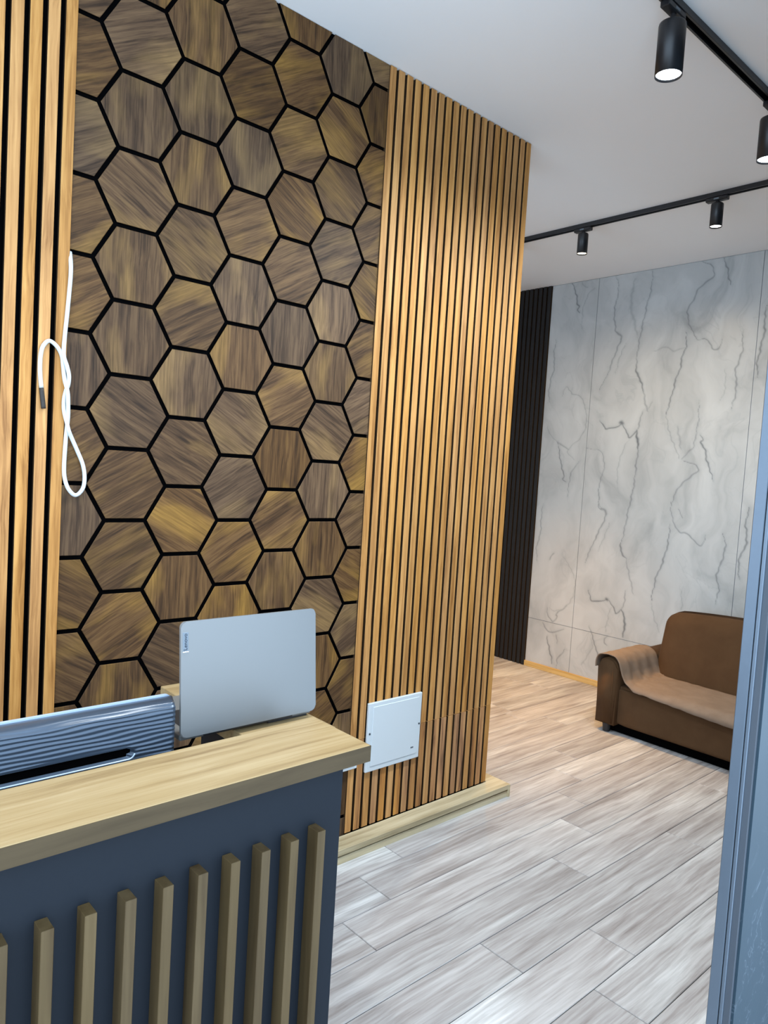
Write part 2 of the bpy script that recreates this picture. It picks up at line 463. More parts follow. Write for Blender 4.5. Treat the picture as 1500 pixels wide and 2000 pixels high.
def velvet(name, c1, c2, scale):
    t = NT(name)
    v, _ = obj_vec(t, False)
    n = t.noise(v, scale, 4, 0.6, 0.4)
    f = t.noise(v, 350, 2)
    t.set('Base Color', t.mix(n, c1, c2))
    t.set('Roughness', 0.9)
    t.set('Sheen Weight', 0.05)
    t.set('Specular IOR Level', 0.1)
    t.set('Sheen Roughness', 0.4)
    t.set('Sheen Tint', (0.8, 0.6, 0.45))
    t.bump(f, 0.25, 0.001)
    return t.mat
M['sofa'] = velvet('sofa_brown_velvet', (0.059, 0.030, 0.014), (0.095, 0.052, 0.025), 9)
M['throw'] = velvet('throw_taupe', (0.155, 0.108, 0.076), (0.265, 0.198, 0.148), 10)

def emit(name, col, s):
    t = NT(name)
    t.set('Base Color', col)
    t.set('Emission Color', col)
    t.set('Emission Strength', s)
    return t.mat
M['lens_cool'] = emit('lens_cool', (0.78, 0.90, 1.0), 14)
M['lens_neutral'] = emit('lens_neutral', (1.0, 0.97, 0.92), 10)
M['lens_warm'] = emit('lens_warm', (1.0, 0.88, 0.62), 9)

# ------------------------------------------------------------------ floor: slab and separate planks
floor = box('floor', (-2.7, -2.5, -0.12), (XM + 0.1, 2.5, -0.009), M['gap'])
tag(floor, 'light grey oak plank floor running along the panelled wall', kind='structure')
PW, PL = 0.1735, 1.247
JOINTS = {-7: 1.78, -6: 2.05, -5: 1.045, -4: 1.29, -3: 0.93, -2: 1.57, -1: 1.885, 0: 0.856, 1: 1.08, 2: 2.55, 3: 1.93, 4: 2.97, 5: 1.55, 6: 2.87, 7: 3.51, 8: 2.2, 9: 3.0}
plank_meshes = {}
def plank_mesh(L):
    key = round(L, 3)
    if key not in plank_meshes:
        bm = bmesh.new()
        g = 0.0011
        add_box(bm, (-L / 2 + g, -PW / 2 + g, -0.009), (L / 2 - g, PW / 2 - g, 0.0))
        top = [e for e in bm.edges if all(abs(v.co.z) < 1e-6 for v in e.verts)]
        bmesh.ops.bevel(bm, geom=top, offset=0.0018, segments=1, affect='EDGES')
        me = bpy.data.meshes.new('plank')
        bm.to_mesh(me); bm.free()
        me.materials.append(M['plank'])
        plank_meshes[key] = me
    return plank_meshes[key]
XA, XB = -2.6, XM
for k in range(-18, 16):
    y0 = -0.365 + k * PW
    if y0 < -2.5 or y0 + PW > 2.45: continue
    j = JOINTS.get(k, random.uniform(0, PL))
    x = j - math.ceil((j - XA) / PL) * PL
    while x < XB:
        a, b = max(x, XA), min(x + PL, XB)
        if b - a > 0.03:
            o = bpy.data.objects.new('plank', plank_mesh(b - a))
            link(o, floor)
            o.location = Vector(((a + b) / 2, y0 + PW / 2, 0.0)) - floor.location
        x += PL

# ------------------------------------------------------------------ ceiling and plain walls
ceiling = box('ceiling', (-2.7, -2.5, H), (XM + 0.1, 2.5, H + 0.12), M['ceiling'])
tag(ceiling, 'smooth white painted ceiling carrying black light tracks', kind='structure')
wf = box('wall_far', (-2.6, 2.4, 0), (XM + 0.1, 2.52, H), M['paint'])
tag(wf, 'plain light painted wall behind the slatted corner', kind='structure')

# ------------------------------------------------------------------ panelled wall: hexagons and slats
wb = box('wall_back', (-2.6, 0.014, 0), (1.785, 0.24, H), M['paint'])
tag(wb, 'reception wall clad in brown wooden hexagons between oak slat panels', kind='structure')
HX0, HX1 = -0.186, 0.934
box('hexagon_backing', (HX0, 0.008, 0), (HX1, 0.014, H), M['black'], wb)

def clip(poly, axis, val, keep_less):
    out = []
    n = len(poly)
    for i in range(n):
        p, q = poly[i], poly[(i + 1) % n]
        pin = (p[axis] <= val) == keep_less
        qin = (q[axis] <= val) == keep_less
        if pin: out.append(p)
        if pin != qin:
            t = (val - p[axis]) / (q[axis] - p[axis])
            out.append((p[0] + t * (q[0] - p[0]), p[1] + t * (q[1] - p[1])))
    return out

GAP = 0.0125
TR = HEXS - GAP / math.sqrt(3)
full_hex = None
def hex_mesh(poly):
    bm = bmesh.new()
    prism(bm, poly, 0.0, 0.008)
    fr = [e for e in bm.edges if all(abs(v.co.y) < 1e-6 for v in e.verts)]
    bmesh.ops.bevel(bm, geom=fr, offset=0.0012, segments=1, affect='EDGES')
    bmesh.ops.recalc_face_normals(bm, faces=bm.faces)
    me = bpy.data.meshes.new('hexagon_tile')
    bm.to_mesh(me); bm.free()
    me.materials.append(M['hex'])
    me.materials.append(M['black'])
    for p in me.polygons:
        if abs(p.normal.y) < 0.2: p.material_index = 1
    return me
rng = random.Random(21)
for c in range(-2, 7):
    for r in range(-13, 5):
        cx = 1.5 * HEXS * c
        cz = HEXZ + math.sqrt(3) * HEXS * (r + 0.5 * (c % 2))
        poly = [(cx + TR * math.cos(math.radians(60 * k)), cz + TR * math.sin(math.radians(60 * k))) for k in range(6)]
        cl = poly
        for ax, val, less in ((0, HX0, False), (0, HX1, True), (1, 0.002, False), (1, H - 0.001, True)):
            if cl: cl = clip(cl, ax, val, less)
        if len(cl) < 3: continue
        area = abs(sum(cl[i][0] * cl[(i + 1) % len(cl)][1] - cl[(i + 1) % len(cl)][0] * cl[i][1] for i in range(len(cl)))) / 2
        if area < 2e-4: continue
        k = rng.randrange(6)
        ang = math.radians(60 * k)
        if cl is poly or len(cl) == 6 and all(abs(a[0] - b[0]) + abs(a[1] - b[1]) < 1e-9 for a, b in zip(cl, poly)):
            if full_hex is None:
                full_hex = hex_mesh([(TR * math.cos(math.radians(60 * q)), TR * math.sin(math.radians(60 * q))) for q in range(6)])
            me = full_hex
        else:
            # rotate into the tile's own frame so that the grain follows the tile
            ca, sa = math.cos(ang), math.sin(ang)
            me = hex_mesh([((x - cx) * ca - (z - cz) * sa, (x - cx) * sa + (z - cz) * ca) for x, z in cl])
        o = bpy.data.objects.new('hexagon_tile', me)
        link(o, wb)
        o.rotation_euler = (0, ang, 0)
        o.location = Vector((cx, 0.0, cz)) - wb.location

slat_cache = {}
def slat_mesh(wd, dp, L, mat):
    key = (wd, dp, round(L, 4), mat.name)
    if key not in slat_cache:
        bm = bmesh.new()
        add_box(bm, (-wd / 2, -dp, 0), (wd / 2, 0, L), 0.0012, 1)
        me = bpy.data.meshes.new('slat')
        bmesh.ops.recalc_face_normals(bm, faces=bm.faces)
        bm.to_mesh(me); bm.free()
        me.materials.append(mat)
        me.materials.append(M['core'])
        for p in me.polygons:
            if abs(p.normal.x) > 0.9: p.material_index = 1
        slat_cache[key] = me
    return slat_cache[key]
def slat(panel, x, z0, z1, mat, wd=0.031, dp=0.014, yb=0.008):
    o = bpy.data.objects.new('slat', slat_mesh(wd, dp, z1 - z0, mat))
    link(o, panel)
    o.location = Vector((x, yb, z0)) - panel.location - wb.location
    return o

# oak slat panel at the outer corner, twenty slats with a butt joint low down
sp = box('slat_panel', (0.934, 0.008, 0.0), (1.785, 0.014, H), M['black'], wb)
SX0, SX1, SWD = 0.932, 1.788, 0.031
pitch = (SX1 - SX0 - SWD) / 19
for i in range(20):
    x = SX0 + SWD / 2 + i * pitch
    slat(sp, x, 0.431, H - 0.002, M['slat'])
    slat(sp, x, 0.062, 0.430, M['slat'] if i in (0, 2, 5, 10, 13, 16, 19) else M['slat_low'])
# oak slat panel left of the hexagons
sl = box('slat_panel', (-1.30, 0.008, 0.0), (HX0, 0.014, H), M['black'], wb)
for i in range(25):
    slat(sl, HX0 - 0.0005 - 0.0152 - i * 0.0445, 0.001, H - 0.002, M['slat'], 0.0304)

# plinth box under the corner slats, a top board with nosing over a set-back riser
pl = empty('plinth', (1.3, -0.05, 0))
tag(pl, 'pale oak boxed plinth on the floor under the corner slats', 'plinth')
box('top_board', (-0.10, -0.092, 0.036), (1.868, -0.008, 0.060), M['plinth'], pl, 0.0015)
box('riser', (-0.10, -0.087, 0.0), (1.862, -0.072, 0.029), M['plinth'], pl, 0.001)
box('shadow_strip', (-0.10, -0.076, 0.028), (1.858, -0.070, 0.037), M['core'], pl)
box('end_board', (1.793, -0.072, 0.0), (1.862, 0.24, 0.032), M['plinth'], pl, 0.001)
box('end_top', (1.793, -0.0075, 0.036), (1.868, 0.24, 0.060), M['plinth'], pl, 0.0015)
box('corner_post', (1.855, -0.093, 0.0), (1.869, -0.0865, 0.0585), M['plinth'], pl, 0.001)

# ------------------------------------------------------------------ marble wall
wm = box('wall_right', (XM + 0.006, -1.56, 0), (XM + 0.12, 2.4, H), M['paint'])
tag(wm, 'far wall of grey veined marble panels with black slats at its left', kind='structure')
SEG = []
for wd, dk, pts in VEINS:
    sp_ = spline([(p[0], p[1], 0) for p in pts], 5) if len(pts) > 2 else [Vector((p[0], p[1], 0)) for p in pts]
    n = len(sp_) - 1
    for i in range(n):
        tt = (i + 0.5) / max(n, 1)
        taper = 1.0 if n < 3 else min(1.0, 0.35 + 2.2 * min(tt, 1 - tt))
        SEG.append((sp_[i].x, sp_[i].y, sp_[i + 1].x, sp_[i + 1].y, wd * taper, dk))
SEG = np.array(SEG)
def vein_field(Y, Z):
    # the printed pattern repeats beyond the part in view
    Yp = np.where(Y < -0.48, Y + 1.155, Y)
    yy = Yp + 0.0035 * np.sin(Z * 61 + 3 * np.sin(Yp * 23)) + 0.002 * np.sin(Z * 147 + Yp * 31)
    zz = Z + 0.0035 * np.sin(Yp * 57 + 2 * np.sin(Z * 19))
    vein = np.zeros_like(yy)
    halo = np.zeros_like(yy)
    for ax, az, bx, bz, wd, dk in SEG:
        R_ = 0.05
        m_ = (yy > min(ax, bx) - R_) & (yy < max(ax, bx) + R_) & (zz > min(az, bz) - R_) & (zz < max(az, bz) + R_)
        if not m_.any(): continue
        py, pz = yy[m_], zz[m_]
        dx, dz = bx - ax, bz - az
        t_ = np.clip(((py - ax) * dx + (pz - az) * dz) / (dx * dx + dz * dz + 1e-12), 0, 1)
        d = np.hypot(py - ax - t_ * dx, pz - az - t_ * dz)
        vein[m_] = np.maximum(vein[m_], dk * np.exp(-(d / (wd * 1.6)) ** 2))
        side = np.where((py - ax) * dz - (pz - az) * dx > 0, 1.0, 0.35)
        halo[m_] = np.maximum(halo[m_], 0.42 * dk * side * np.exp(-(d / 0.016) ** 1.5))
    return vein * 0.97, halo
def marble_panel(y0, y1, z0, z1, step=0.0055):
    g = 0.0016
    y0 += g; y1 -= g; z0 += g; z1 -= g
    ny, nz = max(2, int((y1 - y0) / step)), max(2, int((z1 - z0) / step))
    ys, zs = np.linspace(y0, y1, ny + 1), np.linspace(z0, z1, nz + 1)
    Y, Z = np.meshgrid(ys, zs, indexing='ij')
    cy, cz = (y0 + y1) / 2, z0
    front = np.stack([np.zeros(Y.size), Y.ravel() - cy, Z.ravel() - cz], 1)
    idx = np.arange(Y.size).reshape(Y.shape)
    q = np.stack([idx[:-1, :-1], idx[:-1, 1:], idx[1:, 1:], idx[1:, :-1]], -1).reshape(-1, 4)
    # rim going back to the wall
    rim = np.concatenate([idx[:, 0], idx[-1, 1:], idx[-2::-1, -1], idx[0, -2:0:-1]])
    back = front[rim] + np.array([0.0055, 0, 0])
    nb = np.arange(len(rim)) + Y.size
    rq = np.stack([rim, np.roll(rim, -1), np.roll(nb, -1), nb], 1)
    me = bpy.data.meshes.new('panel')
    V_ = np.concatenate([front, back])
    F_ = np.concatenate([q, rq])
    me.from_pydata(V_.tolist(), [], F_.tolist())
    ve, ha = vein_field(Y.ravel(), Z.ravel())
    pad = np.zeros(len(rim))
    for nm, arr in (('vein', ve), ('halo', ha)):
        a = me.attributes.new(nm, 'FLOAT', 'POINT')
        a.data.foreach_set('value', np.concatenate([arr, pad]).astype(np.float32))
    me.materials.append(M['marble'])
    o = bpy.data.objects.new('panel', me)
    link(o, wm)
    o.location = Vector((XM, cy, cz)) - wm.location
    return o
ZJ = 0.388
for a, b in ((0.935, 1.345), (-0.222, 0.935), (-1.379, -0.222), (-1.55, -1.379)):
    st = 0.0055 if b > -0.3 else 0.0065
    marble_panel(a, b, ZJ, H - 0.001, st)
    marble_panel(a, b, 0.002, ZJ, st)
box('joint_filler', (XM + 0.003, -1.55, 0), (XM + 0.006, 1.345, H), M['profile'], wm)
bs = box('black_slat_panel', (XM, 1.345, 0), (XM + 0.006, 2.4, H), M['black'], wm)
bsm = slat_mesh(0.030, 0.016, H - 0.004, M['blackslat'])
for i in range(24):
    o = bpy.data.objects.new('slat', bsm)
    link(o, bs)
    o.rotation_euler = (0, 0, -math.pi / 2)
    o.location = Vector((XM, 1.345 + 0.016 + i * 0.0435, 0.002)) - bs.location - wm.location
bb = box('baseboard_right', (XM - 0.014, -1.55, 0), (XM - 0.0005, 1.345, 0.042), M['skirting'], None, 0.002)
tag(bb, 'low honey oak skirting along the foot of the marble wall', kind='structure')

# ------------------------------------------------------------------ blue partition at the right
PX = 0.60
wp = box('wall_front', (PX + 0.012, -1.604, 0), (XM + 0.1, -1.560, H), M['partition'])
tag(wp, 'blue grey stone-look partition with metal edge, close on the right', kind='structure')
box('edge_profile', (PX, -1.578, 0), (PX + 0.013, -1.556, H), M['profile'], wp, 0.0015)
box('edge_profile', (PX - 0.001, -1.587, 0), (PX + 0.013, -1.580, H), M['profile'], wp, 0.001)
box('shadow_gap', (PX + 0.003, -1.599, 0), (PX + 0.0125, -1.586, H), M['gap'], wp)

# ------------------------------------------------------------------ reception desk
desk = empty('reception_desk', (-0.85, -1.05, 0))
tag(desk, 'slate blue reception desk with pale oak top and vertical battens', 'desk')
DX0, DX1 = -1.70, -0.034
box('counter_top', (DX0 - 0.03, -1.1508, 0.969), (0.0018, -0.982, 1.0), M['counter'], desk, 0.0010)
box('shaded_edge', (DX0 - 0.03, -1.152, 0.9692), (0.003, -1.1509, 0.9990), M['counter_edge_shade'], desk)  # thin strips carrying the painted shade of the counter edge
box('shaded_edge', (0.0019, -1.1508, 0.9692), (0.003, -0.982, 0.9990), M['counter_edge_shade'], desk)
box('front_panel', (DX0, -1.12, 0), (DX1, -1.10, 0.969), M['slate'], desk, 0.0008)
box('end_panel', (DX1 - 0.02, -1.10, 0), (DX1, -0.62, 0.938), M['slate'], desk, 0.0008)
box('end_panel', (DX0, -1.10, 0), (DX0 + 0.02, -0.45, 0.70), M['slate'], desk, 0.0008)
bm = bmesh.new()
add_box(bm, (-0.0085, -0.031, 0), (0.0085, 0, 0.866 - 0.03), 0.0008)
bt = mesh_obj('batten', bm, M['batten'], desk, Vector((-0.1005, -1.12, 0.03)) - desk.location)
for i in range(1, 28):
    o = bt.copy()
    link(o, desk)
    o.location = Vector((-0.1005 - i * 0.0575, -1.12, 0.03)) - desk.location
box('inner_worktop', (DX0 + 0.021, -1.099, 0.70), (-0.131, -0.45, 0.725), M['counter'], desk, 0.001)
rt = box('return_top', (-0.128, -0.981, 0.941), (0.056, -0.552, 0.970), M['counter'], desk, 0.0012)
rp = box('return_panel', (-0.126, -1.098, 0), (-0.106, -0.765, 0.940), M['slate'], desk, 0.0008)

# ------------------------------------------------------------------ monitor seen from behind
mon = empty('monitor', (-0.566, -0.86, 0.725))
tag(mon, 'blue black monitor with ridged back standing behind the counter', 'monitor')
MX0, MX1, MZ0, MZ1, MY = -0.868, -0.258, 0.80, 1.058, -0.905
def ridge_shell():
    nx, nz = 90, 190
    bm = bmesh.new()
    sx0, sx1, sz, sr = -0.80, -0.345, 0.979, 0.0095
    grid = []
    for i in range(nx + 1):
        row = []
        for j in range(nz + 1):
            x = MX0 + (MX1 - MX0) * i / nx
            z = MZ0 + (MZ1 - MZ0) * j / nz
            ex = min(x - MX0, MX1 - x)
            ez = min(z - MZ0, MZ1 - z)
            # rounded rim that falls away to the frame
            fall = 0.0
            for e, r in ((ex, 0.012), (ez, 0.016)):
                if e < r: fall += 0.022 * (1 - math.sqrt(max(0, 1 - ((r - e) / r) ** 2)))
            u = z / 0.0082 + 0.12 * math.sin(x * 21 + z * 60) + 0.10 * math.sin(x * 47 + z * 150)
            amp = 0.0013 * (0.75 + 0.25 * math.sin(x * 33 + z * 140))
            y = MY + min(fall, 0.03) + amp * math.sin(2 * math.pi * u)
            # slot
            cx = min(max(x, sx0 + sr), sx1 - sr)
            d = math.hypot(x - cx, z - sz) - sr
            if d < 0: y = MY + 0.016
            elif d < 0.003: y = MY + 0.0005
            row.append(bm.verts.new((x - mon.location.x, y - mon.location.y, z - mon.location.z)))
        grid.append(row)
    for i in range(nx):
        for j in range(nz):
            bm.faces.new((grid[i][j], grid[i + 1][j], grid[i + 1][j + 1], grid[i][j + 1]))
    rim = [grid[i][0] for i in range(nx + 1)] + [grid[nx][j] for j in range(1, nz + 1)] + [grid[i][nz] for i in range(nx - 1, -1, -1)] + [grid[0][j] for j in range(nz - 1, 0, -1)]
    bk = [bm.verts.new((v.co.x, -0.868 - mon.location.y, v.co.z)) for v in rim]
    n = len(rim)
    for i in range(n):
        bm.faces.new((rim[i], rim[(i + 1) % n], bk[(i + 1) % n], bk[i]))
    return mesh_obj('back_shell', bm, M['monitor'], mon, (0, 0, 0), True)
ridge_shell()
bm = bmesh.new()
sl_poly = []
for k in range(24):
    a = 2 * math.pi * k / 24
    cxx = -0.345 - 0.0095 if math.cos(a) > 0 else -0.80 + 0.0095
    sl_poly.append((cxx + 0.0105 * math.cos(a) - mon.location.x, 0.979 + 0.0105 * math.sin(a) - mon.location.z))
prism(bm, sl_poly, MY + 0.012 - mon.location.y, MY + 0.018 - mon.location.y)
mesh_obj('vent_slot', bm, M['black'], mon, (0, 0, 0))
bm = bmesh.new()
lip = []
for t_ in np.linspace(0, 1, 40):
    lip.append((-0.80 + (0.80 - 0.352) * t_ - mon.location.x, MY - 0.0015 - mon.location.y, 0.9685 - mon.location.z))
for k in range(1, 8):
    a = -math.pi / 2 + k / 8 * math.pi * 0.5
    lip.append((-0.352 + 0.0105 * math.cos(a) - mon.location.x, MY - 0.0015 - mon.location.y, 0.979 + 0.0105 * math.sin(a) - mon.location.z))
tube(bm, lip, 0.0016, 6)
mesh_obj('vent_lip', bm, M['monitor_frame'], mon, (0, 0, 0), True)
def rounded_rect(x0, x1, z0, z1, r, n=6):
    P_ = []
    for cx, cz, a0 in ((x1 - r, z1 - r, 0), (x0 + r, z1 - r, 90), (x0 + r, z0 + r, 180), (x1 - r, z0 + r, 270)):
        for k in range(n + 1):
            a = math.radians(a0 + 90 * k / n)
            P_.append((cx + r * math.cos(a), cz + r * math.sin(a)))
    return P_
bm = bmesh.new()
prism(bm, [(x - mon.location.x, z - mon.location.z) for x, z in rounded_rect(MX0 - 0.003, MX1 + 0.003, MZ0 - 0.003, MZ1 + 0.003, 0.014)], -0.868 - mon.location.y, -0.861 - mon.location.y)
mesh_obj('front_frame', bm, M['monitor_frame'], mon, (0, 0, 0))
box('screen', (MX0 + 0.006, -0.861, MZ0 + 0.006), (MX1 - 0.006, -0.8595, MZ1 - 0.006), M['screen'], mon)
box('stand_neck', (-0.60, -0.900, 0.735), (-0.53, -0.885, 0.86), M['darkplastic'], mon, 0.003)
box('stand_base', (-0.68, -0.945, 0.7255), (-0.45, -0.76, 0.737), M['darkplastic'], mon, 0.003)

# ------------------------------------------------------------------ laptop seen from behind
lap = empty('laptop', (-0.097, -0.9, 0.9705))
tag(lap, 'open silver laptop with its lid back turned to the viewer', 'laptop')
LW, LH, LT = 0.312, 0.218, 0.006
base = box('base', (-0.097 - LW / 2 + 0.004, -0.893, 0.974), (-0.097 + LW / 2 - 0.004, -0.675, 0.986), M['alu'], lap, 0.003, 2)
box('keyboard', (-0.097 - 0.13, -0.865, 0.9862), (-0.097 + 0.13, -0.765, 0.9872), M['darkplastic'], lap)
box('rubber_foot', (-0.05, -0.890, 0.9705), (0.047, -0.880, 0.9745), M['darkplastic'], lap)
box('rubber_foot', (-0.12, -0.70, 0.9705), (0.047, -0.69, 0.9745), M['darkplastic'], lap)
box('hinge', (-0.20, -0.8965, 0.976), (0.006, -0.8905, 0.985), M['darkplastic'], lap, 0.001)
lid = empty('lid', (0, 0, 0))
lid.parent = lap
bm = bmesh.new()
prism(bm, rounded_rect(-LW / 2, LW / 2, 0, LH, 0.011), -LT, 0)
es = [e for e in bm.edges if all(abs(v.co.y + LT) < 1e-6 for v in e.verts)]
bmesh.ops.bevel(bm, geom=es, offset=0.0013, segments=2, affect='EDGES')
bpy.data.objects.remove(lid)
lid = mesh_obj('lid', bm, M['alu'], lap, (0, 0, 0.013))
LID_TILT = math.radians(-5.5)
lid.rotation_euler = (LID_TILT, 0, 0)
def sub(name, bm, mat, parent, loc=(0, 0, 0)):
    return mesh_obj(name, bm, mat, parent, loc)
bm = bmesh.new()
add_box(bm, (-LW / 2 + 0.006, 0.0, 0.006), (LW / 2 - 0.006, 0.0006, LH - 0.006))
sub('display', bm, M['screen'], lid)
bm = bmesh.new()
add_box(bm, (-LW / 2 + 0.0035, -LT - 0.0006, LH - 0.056), (-LW / 2 + 0.0155, -LT + 0.0005, LH - 0.020), 0.0004)
bd = sub('badge', bm, M['badge'], lid)
bd['label'] = 'small grey badge with lettering reading upwards'
bm = bmesh.new()
add_box(bm, (-LW / 2 + 0.0035, -LT - 0.0010, LH - 0.0575), (-LW / 2 + 0.0155, -LT + 0.0005, LH - 0.0560), 0.0003)
sub('badge_edge', bm, M['alu_edge'], lid)
def text_mesh(name, body, size, mat, parent, loc, rot, extrude=0.0002):
    cu = bpy.data.curves.new(name, 'FONT')
    cu.body = body
    cu.size = size
    cu.extrude = extrude
    cu.align_x = 'CENTER'
    cu.align_y = 'CENTER'
    tmp = bpy.data.objects.new(name + '_tmp', cu)
    COL.objects.link(tmp)
    dg = bpy.context.evaluated_depsgraph_get()
    me = bpy.data.meshes.new_from_object(tmp.evaluated_get(dg))
    bpy.data.objects.remove(tmp)
    me.materials.clear()
    me.materials.append(mat)
    o = bpy.data.objects.new(name, me)
    link(o, parent)
    o.location = loc
    o.rotation_euler = rot
    return o
# lettering stands on the lid, read from the outside, running upwards
text_mesh('lettering', 'Lenovo', 0.0105, M['badge_ink'], lid, (-LW / 2 + 0.0092, -LT - 0.0007, LH - 0.038), (math.pi / 2, -math.pi / 2, 0))

# ------------------------------------------------------------------ white service panel on the slats, a second box beside it
eb = empty('service_panel', (1.16, -0.006, 0.29))
tag(eb, 'square white service cover screwed onto the oak corner slats', 'panel')
box('frame', (1.010, -0.019, 0.292), (1.308, -0.0065, 0.574), M['white'], eb, 0.003, 2)
box('cover', (1.032, -0.0215, 0.314), (1.290, -0.018, 0.558), M['white'], eb, 0.0015)
for x, z in ((1.021, 0.450), (1.298, 0.440)):
    bm = bmesh.new()
    lathe(bm, [(0.0042, 0), (0.0042, 0.0016), (0.003, 0.002)], 16)
    o = mesh_obj('screw', bm, M['screw'], eb, Vector((x, -0.0190, z)) - eb.location)
    o.rotation_euler = (math.pi / 2, 0, 0)
bm = bmesh.new()
add_box(bm, (-0.008, -0.0006, -0.003), (0.008, 0.0, 0.003), 0.0002)
mesh_obj('mark', bm, M['profile'], eb, Vector((1.262, -0.0215, 0.345)) - eb.location)
eb2 = empty('socket_box', (0.88, -0.006, 0.325))
tag(eb2, 'small white box on the slats just behind the counter corner', 'socket box')
box('body', (0.80, -0.022, 0.326), (0.962, -0.0065, 0.44), M['white'], eb2, 0.003, 2)
box('cover', (0.815, -0.0245, 0.34), (0.947, -0.0215, 0.426), M['white'], eb2, 0.001)

# ------------------------------------------------------------------ hanging white cable
cb = empty('cable', (CABLE[0][0], -0.012, CABLE[0][1]))
tag(cb, 'loose white cable twisted into a loop, hanging from the wall', 'cable')
pts = []
n = len(CABLE)
tw = {4: -0.016, 5: -0.020, 6: -0.024, 7: -0.022, 8: -0.018, 9: -0.0135, 10: -0.0125, 11: -0.0135, 12: -0.018, 13: -0.0225, 14: -0.016,
      23: -0.013, 24: -0.0125, 25: -0.0165, 26: -0.022, 27: -0.0245, 28: -0.018, 29: -0.0135, 30: -0.0125}
for i, (x, z) in enumerate(CABLE):
    y = tw.get(i, -0.0128)
    if i == 0: y = 0.003
    pts.append((x - cb.location.x, y - cb.location.y, z - cb.location.z))
path = spline(pts, 6)
nt = int(6 * 1)
bm = bmesh.new()
tube(bm, path[:-nt], 0.0056, 12)
mesh_obj('sheath', bm, M['cable'], cb, (0, 0, 0), True)
bm = bmesh.new()
tube(bm, path[-nt - 1:], 0.0062, 10)
tip = mesh_obj('taped_end', bm, M['tape'], cb, (0, 0, 0), True)
tip['label'] = 'dark taped end of the cable'

# ------------------------------------------------------------------ ceiling tracks
def track(name, a, b, label):
    t = empty(name, ((a[0] + b[0]) / 2, (a[1] + b[1]) / 2, H))
    tag(t, label, 'light track', 'black ceiling light tracks')
    hx = 0.0175
    if abs(a[0] - b[0]) > abs(a[1] - b[1]):
        for s in (-1, 1):
            box('side_rail', (a[0], a[1] + s * 0.0135 - 0.004, H - 0.024), (b[0], a[1] + s * 0.0135 + 0.004, H - 0.0005), M['blackmetal'], t, 0.0008)
        box('channel', (a[0], a[1] - 0.0095, H - 0.014), (b[0], a[1] + 0.0095, H - 0.0005), M['black'], t)
    else:
        for s in (-1, 1):
            box('side_rail', (a[0] + s * 0.0135 - 0.004, a[1], H - 0.024), (a[0] + s * 0.0135 + 0.004, b[1], H - 0.0005), M['blackmetal'], t, 0.0008)
        box('channel', (a[0] - 0.0095, a[1], H - 0.014), (a[0] + 0.0095, b[1], H - 0.0005), M['black'], t)
    return t
TY, TX = -0.928, 2.825
track('light_track', (-1.6, TY), (TX + 0.0175, TY), 'black ceiling track running out of the upper right, nearest the viewer')
track('light_track', (TX, TY + 0.018), (TX, 2.2), 'black ceiling track crossing in front of the marble wall')

def spot(x, y, along, rad, length, drop, lens, light, label, size=180.0, blend=0.6, group='black track spotlights'):
    """cylinder spotlight hanging from the track at (x, y); along = track axis"""
    root = empty('track_spotlight', (x, y, H - 0.024))
    tag(root, label, 'spotlight', group)
    zt = -drop               # top of the can
    bm = bmesh.new()
    L, Wd = 0.052, 0.0155
    if along == 'x': add_box(bm, (-L * 1.1, -Wd, -0.020), (L, Wd, 0.0), 0.003)
    else: add_box(bm, (-Wd, -L, -0.020), (Wd, L * 1.1, 0.0), 0.003)
    ad = mesh_obj('adapter', bm, M['blackmetal'], root, (0, 0, 0))
    bm = bmesh.new()
    if along == 'x': add_box(bm, (-0.015, -Wd - 0.0008, -0.014), (0.010, -Wd + 0.001, -0.006))
    else: add_box(bm, (-Wd - 0.0008, -0.010, -0.014), (-Wd + 0.001, 0.015, -0.006))
    mesh_obj('lock_lever', bm, M['badge'], ad, (0, 0, 0))
    bm = bmesh.new()
    lathe(bm, [(0.009, zt - 0.004), (0.009, -0.019)], 16)
    mesh_obj('stem', bm, M['blackmetal'], root, (0, 0, 0), False)
    bm = bmesh.new()
    zb = zt - length
    lathe(bm, [(rad * 0.80, zt), (rad * 0.97, zt - 0.004), (rad, zt - 0.010), (rad, zb), (rad * 0.95, zb), (rad * 0.91, zb + 0.016), (0.004, zb + 0.017)], 40)
    can = mesh_obj('housing', bm, M['blackmetal'], root, (0, 0, 0), False)
    for p in can.data.polygons: p.use_smooth = abs(p.normal.z) < 0.3
    bm = bmesh.new()
    lathe(bm, [(rad * 0.90, zb + 0.0155), (rad * 0.92, zb + 0.007), (rad * 0.60, zb + 0.0045)], 32)
    mesh_obj('lens', bm, M[lens], root, (0, 0, 0))
    col, watts = light
    ld = bpy.data.lights.new('spot_beam', 'SPOT')
    ld.color = col
    ld.energy = watts
    ld.spot_size = math.radians(size)
    ld.spot_blend = blend
    ld.shadow_soft_size = rad * 0.8
    lo = bpy.data.objects.new('spot_beam', ld)
    link(lo, root)
    lo.location = (0, 0, zb - 0.004)
    return root
BIG = dict(rad=0.041, length=0.158, drop=0.045)
SML = dict(rad=0.030, length=0.118, drop=0.030)
spot(1.272, TY, 'x', lens='lens_cool', light=COOL, blend=0.8, label='glowing cool white black spotlight on the nearer track, top right', **BIG)
spot(2.065, TY, 'x', lens='lens_cool', light=COOL_FAR, label='black spotlight cut off by the right edge on the nearer track', **BIG)
spot(0.35, TY, 'x', lens='lens_cool', light=DESK_FILL, size=125.0, blend=0.9, label='black spotlight on the nearer track above the laptop, out of view, added to light the desk', **BIG)
spot(-0.75, TY, 'x', lens='lens_cool', light=DESK_FILL, size=125.0, blend=0.9, label='black spotlight on the nearer track above the monitor, out of view, added to light the desk', **BIG)
